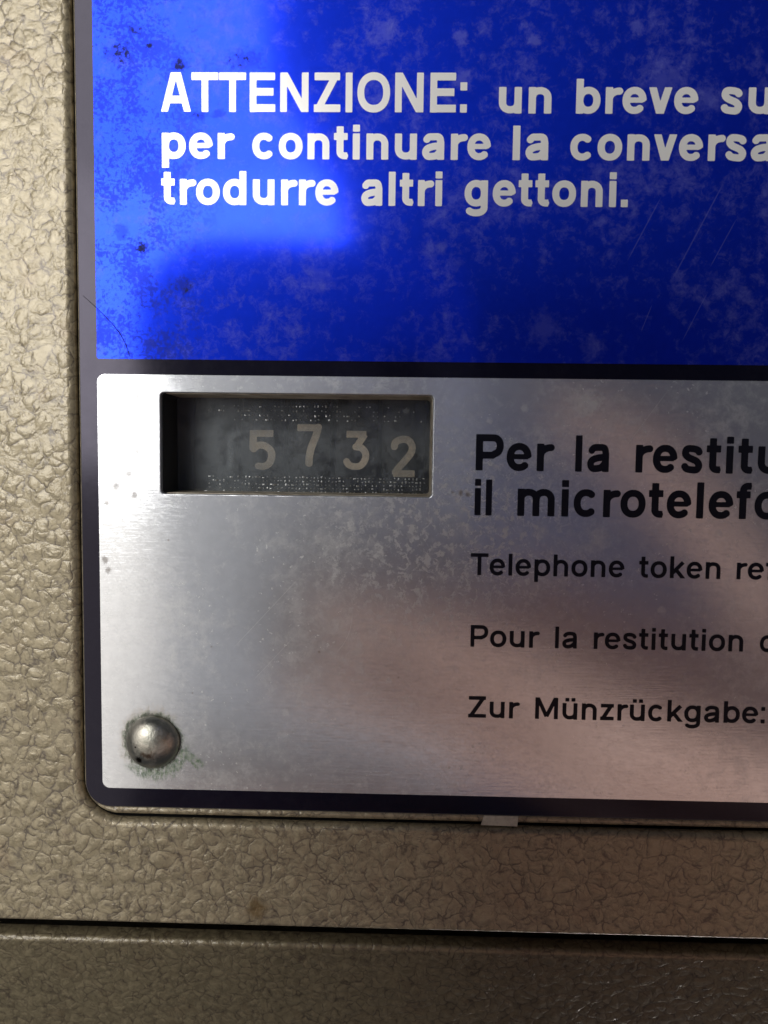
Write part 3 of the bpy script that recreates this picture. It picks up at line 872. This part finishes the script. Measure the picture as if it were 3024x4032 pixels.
cp = bpy.data.objects.new('smartphone', None); COL.objects.link(cp)
cp.matrix_world = CM; cp.empty_display_size = .01
cp['label'] = "slate smartphone held up in front of the payphone plate"; cp['category'] = 'smartphone'
def slab(name, x0, x1, y0, y1, z0, z1, r, parent, mat, edge=1.2, n=8):
    rows = []
    for dz, ins in ((0, edge), (edge * .3, edge * .3), (edge, 0)):
        rows.append([(x, y, z0 + dz) for x, y in rrect(x0 + ins, x1 - ins, y0 + ins, y1 - ins, r - ins * .9, n)])
    for dz, ins in ((edge, 0), (edge * .3, edge * .3), (0, edge)):
        rows.append([(x, y, z1 - dz) for x, y in rrect(x0 + ins, x1 - ins, y0 + ins, y1 - ins, r - ins * .9, n)])
    m = MB(); m.strip(rows, True, 0, True, flip=True)
    k = len(rows[0]); f = tuple(range(k))
    m.add(rows[0], [f[::-1]], 0); m.add(rows[-1], [f], 0)
    return m.obj(name, parent, [mat])
slab('body', -61, 17, -104, 48, 2.4, 10.6, 19, cp, M_PHONE)
slab('camera_bump', -21, 13, -13, 24, 0.9, 2.6, 8, cp, M_PHONE, .5)
slab('screen', -59, 15, -102, 46, 10.5, 10.9, 9, cp, M_LENS, .15)
for lx, ly in ((0, 0), (0, 17), (-15, 8)):
    m = MB(); nn = 28
    rows = [[(lx + r * math.cos(2 * math.pi * i / nn), ly + r * math.sin(2 * math.pi * i / nn), z) for i in range(nn)] for r, z in ((6.2, 1.0), (6.2, .35), (5.6, .2), (5.2, .45), (0.05, .5))]
    m.strip(rows, True, 0, True, flip=True); m.obj('lens', cp, [M_LENS])

def capsule(V, F, a, b, ra, rb, n=16):
    a, b = Vector(a), Vector(b); d = b - a; L = d.length
    if L < 1e-6: d = Vector((0, 0, 1)); L = 1e-6
    d.normalize(); u = d.orthogonal().normalized(); w = d.cross(u)
    base = len(V); ring = []
    m = 5
    for i in range(m + 1):
        t = math.pi / 2 * i / m
        ring.append((a - d * ra * math.cos(t), ra * max(math.sin(t), 1e-3)))
    for i in range(m + 1):
        t = math.pi / 2 * i / m
        ring.append((b + d * rb * math.sin(t), rb * max(math.cos(t), 1e-3)))
    for c, r in ring:
        for k in range(n):
            q = 2 * math.pi * k / n
            V.append(tuple(c + (u * math.cos(q) + w * math.sin(q)) * r))
    for j in range(len(ring) - 1):
        for k in range(n):
            k2 = (k + 1) % n
            F.append((base + j * n + k, base + j * n + k2, base + (j + 1) * n + k2, base + (j + 1) * n + k))
    F.append(tuple(base + k for k in range(n))[::-1]); F.append(tuple(base + (len(ring) - 1) * n + k for k in range(n)))

def fused(name, bones, voxel, parent, mat, smooth_it=6):
    V, F = [], []
    for a, b, ra, rb in bones: capsule(V, F, a, b, ra, rb)
    me = bpy.data.meshes.new(name); me.from_pydata(V, [], F); me.update()
    o = bpy.data.objects.new(name, me); COL.objects.link(o)
    r = o.modifiers.new('r', 'REMESH'); r.mode = 'VOXEL'; r.voxel_size = voxel; r.use_smooth_shade = True
    s_ = o.modifiers.new('s', 'SMOOTH'); s_.iterations = smooth_it; s_.factor = 0.5
    dg = bpy.context.evaluated_depsgraph_get()
    nm = bpy.data.meshes.new_from_object(o.evaluated_get(dg))
    bpy.data.objects.remove(o)
    nm.name = name
    nm.materials.clear()
    for p in nm.polygons: p.use_smooth = True
    return link(name, nm, parent, [mat])

def chain(bones, pts, rs):
    for i in range(len(pts) - 1): bones.append((pts[i], pts[i + 1], rs[i], rs[i + 1]))

per = bpy.data.objects.new('person', None); COL.objects.link(per); per.empty_display_size = .05
per['label'] = 'person in a blue shirt holding up a smartphone with the right hand'; per['category'] = 'person'
B = []
W3 = lambda x, y, z: Vector((x, y, z))
# the right hand: palm beside and behind the phone, fingers across its back, thumb over the screen side
wrist = CL(122, -126, 40)
kn = [CL(100, -54, 22), CL(94, -74, 4), CL(92, -96, 3), CL(84, -118, 4)]
fingers = [
    [kn[0], CL(78, -20, 16), CL(52, 4, 6), CL(34, 12, -4.0)],
    [kn[1], CL(52, -56, -8.5), CL(14, -36, -8), CL(-20, -30, -6.0)],
    [kn[2], CL(50, -78, -8.5), CL(10, -57, -8), CL(-26, -48, -6.0)],
    [kn[3], CL(44, -104, -8), CL(0, -91, -8), CL(-55, -80, -6.5)]]
frad = [[10.5, 8.8, 8.0, 6.6], [11, 9.2, 8.6, 7.0], [11, 9.0, 8.4, 6.8], [11, 10, 9.6, 8.6]]
for f, r in zip(fingers, frad): chain(B, f, [q * MM for q in r])
for k_, r in zip(kn, (14, 15, 15, 13)): B.append((wrist, k_, .021, r * MM))
chain(B, [wrist, CL(84, -70, 30), CL(52, -48, 24), CL(28, -34, 19)], [.020, .016, .0105, .0085])      # thumb
elbow = W3(.30, -.40, -.22); sho = W3(.185, -.545, .075)
chain(B, [wrist, elbow], [.024, .042]); chain(B, [elbow, sho], [.045, .055])
# left arm hanging
lw, le, ls = W3(-.15, -.44, -.45), W3(-.165, -.55, -.20), W3(-.115, -.545, .065)
chain(B, [ls, le, lw], [.055, .044, .026])
for i in range(4):
    x = -.022 + .015 * i
    chain(B, [lw, lw + W3(x, .02, -.09), lw + W3(x, .045, -.12 - .01 * (1.5 - abs(i - 1.5))), lw + W3(x, .06, -.14 - .01 * (1.5 - abs(i - 1.5)))], [.022, .011, .009, .007])
chain(B, [lw, lw + W3(.03, .03, -.05), lw + W3(.035, .05, -.08)], [.02, .011, .009])
# torso, neck, head
for x in (-.08, -.03, .03, .08): chain(B, [W3(x + .05, -.56, .03), W3(x * .8 + .05, -.56, -.22), W3(x * .95 + .05, -.56, -.45)], [.095, .09, .105])
chain(B, [ls, W3(.035, -.555, .09), sho], [.048, .055, .05])
NKB, HD = W3(.02, -.545, .12), W3(-.018, -.485, .30)
chain(B, [NKB, W3(.0, -.50, .21)], [.058, .053])
for a, b, ra, rb2 in ((HD + W3(0, .005, .045), HD + W3(0, -.035, .04), .075, .078), (HD + W3(0, .015, -.01), HD + W3(0, .02, -.055), .066, .050),
                      (HD + W3(0, .045, -.075), HD + W3(0, .05, -.078), .028, .026)): B.append((a, b, ra, rb2))
B.append((HD + W3(0, .082, .022), HD + W3(0, .094, -.012), .008, .0125))                                  # nose
for s_ in (-1, 1):
    B.append((HD + W3(s_ * .076, -.012, .012), HD + W3(s_ * .079, -.018, -.02), .012, .009))             # ears
    B.append((HD + W3(s_ * .008, .088, -.014), HD + W3(s_ * .012, .084, -.014), .007, .006))
body = fused('body', B, .0034, per, M_SKIN, 5)
SH = []
mid = elbow.lerp(wrist, .72)
chain(SH, [sho, elbow, mid], [.066, .056, .042]); chain(SH, [ls, le, le.lerp(lw, .8)], [.058, .052, .038])
for x in (-.08, -.03, .03, .08): chain(SH, [W3(x + .05, -.56, .03), W3(x * .8 + .05, -.56, -.22), W3(x * .98 + .05, -.56, -.50)], [.107, .102, .116])
chain(SH, [ls, W3(.035, -.56, .075), sho], [.058, .07, .062])
fused('shirt', SH, .009, per, M_SHIRT, 4)
TR = []
for s_ in (-1, 1): chain(TR, [W3(s_ * .09 + .05, -.57, -.50), W3(s_ * .10 + .05, -.54, -.92), W3(s_ * .10 + .05, -.58, -1.34)], [.105, .07, .05])
fused('trousers', TR, .012, per, M_HAIRB, 4)
HR = [(HD + W3(0, -.01, .065), HD + W3(0, -.045, .045), .080, .088), (HD + W3(0, -.05, .02), HD + W3(0, -.05, -.04), .078, .062)]
for s_ in (-1, 1): HR.append((HD + W3(s_ * .05, .0, .075), HD + W3(s_ * .062, -.03, -.01), .034, .03))
fused('hair', HR, .006, per, M_HAIRB, 4)
def ball(name, c, r, mat, sq=(1, 1, 1)):
    V, F = [], []; nn = 16
    for i in range(9):
        t = math.pi * i / 8
        for k in range(nn):
            q = 2 * math.pi * k / nn
            V.append(((c[0] + r * sq[0] * math.sin(t) * math.cos(q)) / MM, (c[1] + r * sq[1] * math.cos(t)) / MM, (c[2] + r * sq[2] * math.sin(t) * math.sin(q)) / MM))
    for i in range(8):
        for k in range(nn): F.append((i * nn + k, (i + 1) * nn + k, (i + 1) * nn + (k + 1) % nn, i * nn + (k + 1) % nn))
    return mesh_obj(name, V, F, per, [mat], smooth=True)
for s_ in (-1, 1):
    e = HD + W3(s_ * .031, .068, .022)
    ball('eye', e, .0125, M_EYE); ball('iris', e + W3(0, .0085, -.002), .0055, M_IRIS)
    ball('eyebrow', HD + W3(s_ * .032, .079, .044), .014, M_HAIRB, (1.2, .3, .28))
ball('mouth', HD + W3(0, .077, -.047), .020, M_LIP, (1, .42, .34))
for f in fingers:
    p, q = f[-1], f[-2]
